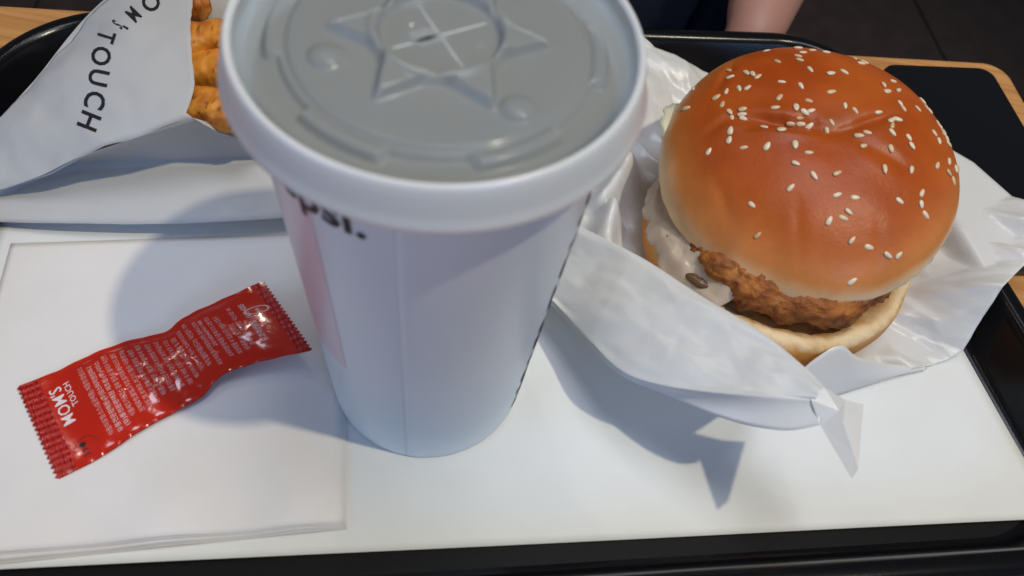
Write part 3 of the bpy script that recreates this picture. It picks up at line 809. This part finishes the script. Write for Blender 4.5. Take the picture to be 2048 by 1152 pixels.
b = bmesh.new(); b.from_mesh(me); bmesh.ops.remove_doubles(b, verts=b.verts, dist=1e-7); bmesh.ops.recalc_face_normals(b, faces=b.faces); b.to_mesh(me); b.free()
for it in SE.split():
    a, b_, an = [float(x) for x in it.split(',')]
    px, py = 1240+a/1.694, 60+b_/1.694
    h = tb_bvh.ray_cast(CAM, ray(px, py).normalized())
    for k in range(6):
        if h[0] is not None: break
        px += (1625-px)*.012; py += (345-py)*.012; h = tb_bvh.ray_cast(CAM, ray(px, py).normalized())
    if h[0] is None: continue
    p, nrm = h[0], h[1]
    if nrm.dot(ray(px, py)) > 0: nrm = -nrm
    q = un(px+10*math.cos(R(an)), py+10*math.sin(R(an)), p.z)-un(px, py, p.z)
    xa = (q-nrm*q.dot(nrm)).normalized(); ya = nrm.cross(xa)
    o = bpy.data.objects.new('sesame_seed', me); COL.objects.link(o); o.parent = topb
    s_ = random.uniform(.85, 1.08)*1.16
    mt = Matrix((xa*s_, ya*s_*random.uniform(.85, 1.1), nrm*s_)).transposed().to_4x4(); mt.translation = (p+nrm*random.uniform(-.12, .30)-bl)*MM
    o.matrix_local = mt

# ------------------------------------------------------------------ burger wrapper
wrapper = thing('burger_wrapper', 'crinkled white waxed paper wrapper opened around the burger', 'wrapper', (BC.x, BC.y, .9))
random.seed(11)
folds = []
for k in range(60):
    a = random.uniform(0, math.pi); folds.append((math.cos(a), math.sin(a), random.uniform(-110, 110), random.uniform(-150, 150), random.uniform(-120, 120), random.uniform(14, 45), random.uniform(-.16, .16)))
def crinkle(p):
    x, y = p.x-BC.x, p.y-BC.y; z = 0
    for nx, ny, d, cx, cy, rad, a in folds:
        w_ = math.exp(-(((x-cx)**2+(y-cy)**2)/(rad*rad*1.6)))
        if w_ > .02: z += a*w_*(rad*.55-abs(nx*(x-cx)+ny*(y-cy)))
    return z
outl = [(1257, 76, 19.5), (1330, 112, 15), (1400, 147, 9), (1520, 195, 5), (1660, 250, 5), (1800, 305, 7), (1925, 350, 14), (2048, 391, 27), (2160, 430, 33), (2130, 480, 31), (2048, 531, 27), (1997, 581, 25), (1960, 640, 15), (1922, 705, 4), (1893, 722, 1.8), (1800, 750, 1.3), (1660, 795, 1.2), (1560, 790, 1.3), (1400, 740, 1.3), (1280, 650, 1.4), (1190, 560, 2), (1150, 470, 4), (1170, 400, 6), (1190, 300, 10), (1225, 180, 15)]
W = upx(outl)
dens = []
for a, b_ in zip(W, W[1:]+W[:1]):
    for k in range(22): dens.append(a.lerp(b_, k/22))
nr = 70; rows = []
for i in range(nr+1):
    v = (i/nr); row = []
    for p in dens:
        d = Vector((p.x-BC.x, p.y-BC.y)); L = d.length; r = L*v; a = math.atan2(d.y, d.x)
        x, y = BC.x+d.x*v, BC.y+d.y*v
        z = 1.3+(p.z-1.3)*sm(50, max(62, L), r)**.9
        aw = math.degrees(a) % 360
        ridge = sm(138, 160, aw)*sm(224, 205, aw)
        z += ridge*((17+7*fbm((a*2.5, 3, 1), 2))*math.exp(-((r-73-5*fbm((a*3, 1, 7), 2))/5.5)**2))*sm(54, 60, r)
        q = Vector((x, y, z)); z += crinkle(q)*1.0*sm(54, 70, r)*(.3+.7*sm(L, L-14, r))
        z += crumple(x, y)*1.3*sm(54, 66, r)
        # stay above tray floor, wall and rim
        tu = x*math.cos(TA)+y*math.sin(TA); tv = -x*math.sin(TA)+y*math.cos(TA)
        tu = 21+(tu-21)/(1+.00045*(44-tv)); dedge = min(TU1-tu, TV1-tv)
        floorz = 1.2+21.6*sm(21, 9.0, dedge)
        row.append(Vector((x, y, max(z, floorz, 1.1))))
    rows.append(row)
mb = MB(); mb.grid(rows[1:], closed=True); mb.fan(rows[1], (BC.x, BC.y, 1.3), True)
mb.build('base_sheet', M['wrap'], wrapper, solid=.1, merge=False)
# front flap: sheet comes up in front of the bun, folds outwards, its hem hangs free
r0 = upx([(1085, 404, 34), (1150, 447, 38), (1230, 487, 42), (1300, 525, 45), (1400, 590, 49), (1520, 662, 54), (1610, 735, 58), (1648, 774, 59)])
r1 = upx([(1040, 540, 20), (1108, 606, 21), (1178, 684, 26), (1245, 746, 33), (1330, 772, 41), (1425, 784, 48), (1515, 790, 54), (1628, 800, 58)])
r2 = upx([(1038, 545, 19), (1106, 612, 19.5), (1176, 692, 23), (1245, 753, 29), (1330, 789, 34), (1450, 838, 42), (1560, 861, 49), (1640, 850, 55)])
n = 120; A0, A1, A2 = lerp_poly(r0, n), lerp_poly(r1, n), lerp_poly(r2, n)
inner = []
for i in range(n):
    p = A0[i]; d = Vector((p.x-BC.x, p.y-BC.y)); d.normalize(); inner.append(Vector((BC.x+d.x*60.5, BC.y+d.y*60.5, 2.4)))
rows = []
for j in range(13):
    v = j/12; rows.append([inner[i].lerp(A0[i], v)+(Vector((A0[i].x-BC.x, A0[i].y-BC.y, 0)).normalized())*(2.5*math.sin(math.pi*v)) for i in range(n)])
for j in range(1, 45):
    v = j/44; row = []
    for i in range(n):
        p = A0[i].lerp(A1[i], v)
        dz = 1.5*math.sin(math.pi*v)+crinkle(p)*.75*math.sin(math.pi*v)**.6+.7*fbm((p.x/15, p.y/15, 8), 3)*math.sin(math.pi*v)
        dz += crumple(p.x, p.y)*.85*sm(0, .12, v)*sm(1, .9, v)
        row.append(p+Vector((0, 0, dz)))
    rows.append(row)
for j in range(1, 10):
    v = j/9; row = []
    for i in range(n):
        p = A1[i].lerp(A2[i], v); p = p+Vector((.6, .9, 0))*(1.6*math.sin(math.pi*v)); row.append(p+Vector((0, 0, .3*fbm((p.x/10, p.y/10, 1), 2))))
    rows.append(row)
mb = MB(); mb.grid(rows); mb.build('front_flap', M['wrap'], wrapper, solid=.1, merge=False)
# twisted corner
tp_ = upx([(1606, 742, 58), (1648, 774, 60), (1690, 800, 55), (1727, 809, 52), (1716, 938, 55), (1704, 957, 57), (1640, 850, 54), (1622, 800, 58), (1678, 822, 58), (1706, 905, 58), (1686, 850, 55)])
mb = MB(); mb.add(tp_, [[0, 1, 7], [1, 8, 7], [7, 8, 6], [8, 9, 6], [6, 9, 5], [1, 2, 8], [2, 10, 8], [8, 10, 9], [2, 3, 10], [10, 3, 4], [10, 4, 9], [9, 4, 5]])
mb.build('twisted_corner', M['wrap'], wrapper, solid=.12, smooth=False, merge=False)
# turned-up edge in front of the bun
e1 = lerp_poly(upx([(1600, 800, 1.6), (1660, 794, 1.6), (1720, 776, 1.6), (1780, 757, 1.6), (1850, 733, 1.8)]), 30)
e2 = lerp_poly(upx([(1590, 752, 16), (1632, 716, 22), (1680, 691, 25), (1716, 714, 19), (1780, 728, 8), (1852, 731, 2.2)]), 30)
rows = []
for j in range(13):
    v = j/12; rows.append([e1[i].lerp(e2[i], v)+Vector((0, -.6, 0))*(3*math.sin(math.pi*v))+Vector((0, 0, .3*fbm((e1[i].x/14, v*2, 4), 2))) for i in range(30)])
mb = MB(); mb.grid(rows); mb.build('turned_up_edge', M['wrap'], wrapper, solid=.1, merge=False)

# ------------------------------------------------------------------ phone on the table
PA = R(13.0); ph = thing('smartphone', 'black smartphone lying face up at the wooden table corner', 'smartphone', (*rot2((283, 118), PA), TZ))
mb = MB(); slab(mb, (250, 317, 49, 186.5), 9, PA, [(1.6, 1.2), (.5, .8), (0, -.6), (0, -4.2), (.7, -5.4), (2, TZ+.05)], 10); mb.build('frame', M['phone_case'], ph)
mb = MB(); slab(mb, (250, 317, 49, 186.5), 9, PA, [(1.5, 1.45), (1.2, 1.4), (1.15, 1.2)], 10); mb.build('screen', M['glass'], ph, smooth=False)

# ------------------------------------------------------------------ person across the table
def skin(name, verts, edges, radii, material, parent, root=0, sub=2):
    org = parent_loc(parent)
    me = bpy.data.meshes.new(name); me.from_pydata([tuple((Vector(v)-org)*MM) for v in verts], edges, [])
    o = bpy.data.objects.new(name, me); COL.objects.link(o); o.parent = parent
    md = o.modifiers.new('skin', 'SKIN'); md.use_smooth_shade = True
    for i, r_ in enumerate(radii):
        r_ = r_ if hasattr(r_, '__len__') else (r_, r_)
        me.skin_vertices[0].data[i].radius = (r_[0]*MM, r_[1]*MM)
    me.skin_vertices[0].data[root].use_root = True
    sd = o.modifiers.new('sub', 'SUBSURF'); sd.levels = sub; sd.render_levels = sub
    me.materials.append(material); return o
hip = Vector((30, 640, -240))
person = thing('person', 'person in black shirt and dark trousers with a bare forearm lowered behind the tray', 'person', (hip.x, hip.y-150, -746))
wrist = un(1500, 96, -48); mid = un(1513, 42, -42); elbow = un(1600, -190, -50)
sho = Vector((200, 640, 250))
V = [hip, hip+Vector((0, 5, 180)), hip+Vector((0, 0, 400)), hip+Vector((0, -10, 500)), hip+Vector((0, -20, 560)), hip+Vector((0, -25, 660)),
     sho, elbow, mid, wrist, wrist+Vector((-25, 5, -55)), Vector((-150, 640, 250)), Vector((-230, 520, 30)), Vector((-120, 400, -150)), Vector((-70, 380, -190)),
     hip+Vector((95, -30, -10)), hip+Vector((150, -300, -20)), hip+Vector((150, -260, -440)), hip+Vector((150, -350, -490)),
     hip+Vector((-95, -30, -10)), hip+Vector((-130, -300, -20)), hip+Vector((-130, -260, -440)), hip+Vector((-130, -350, -490))]
# hands: five fingers each
E_ = [(0, 1), (1, 2), (2, 3), (3, 4), (4, 5), (2, 6), (6, 7), (7, 8), (8, 9), (9, 10), (2, 11), (11, 12), (12, 13), (13, 14), (0, 15), (15, 16), (16, 17), (17, 18), (0, 19), (19, 20), (20, 21), (21, 22)]
rad = [(150, 110), (140, 105), (130, 85), 58, 62, 85, 52, 40, (23, 22), (18, 17), (26, 13), 52, 42, 28, (30, 14), 85, 62, 42, 34, 85, 62, 42, 34]
for base, sgn in ((10, 1), (14, -1)):
    bp = V[base]; dn = (bp-V[base-1]).normalized(); sdv = dn.cross(Vector((0, 1, 0))).normalized()
    for f_ in range(5):
        o1 = bp+sdv*((f_-2)*13*sgn)+dn*(18 if f_ else -8); ln_ = (30, 40, 44, 40, 32)[f_]
        k = len(V); V += [o1, o1+dn*ln_*.6+sdv*((f_-2)*3*sgn), o1+dn*ln_+Vector((0, -8, -4))]
        E_ += [(base, k), (k, k+1), (k+1, k+2)]; rad += [9, 8, 7]
skin('body', V, E_, rad, M['skin'], person)
SV = [hip+Vector((0, 0, 20)), hip+Vector((0, 5, 180)), hip+Vector((0, 0, 400)), hip+Vector((0, -8, 475)), sho, sho.lerp(elbow, .72), V[11], V[11].lerp(V[12], .72)]
skin('shirt', SV, [(0, 1), (1, 2), (2, 3), (2, 4), (4, 5), (2, 6), (6, 7)], [(170, 128), (158, 120), (146, 98), 66, 66, 58, 66, 58], M['shirt'], person)
skin('trousers', [hip+Vector((0, 0, 0)), V[15], V[16], V[17]+Vector((0, 0, 30)), V[19], V[20], V[21]+Vector((0, 0, 30))], [(0, 1), (1, 2), (2, 3), (0, 4), (4, 5), (5, 6)], [(165, 122), 98, 76, 58, 98, 76, 58], M['jeans'], person)
hd = MB()
rows = []
for i in range(15):
    th = math.pi*.62*i/14; rows.append([hip+Vector((96*math.sin(th)*math.cos(a), 10+104*math.sin(th)*math.sin(a), 662+100*math.cos(th))) for a in [2*math.pi*k/24 for k in range(24)]])
hd.grid(rows, closed=True, flip=True); hd.build('hair', M['hair'], person)
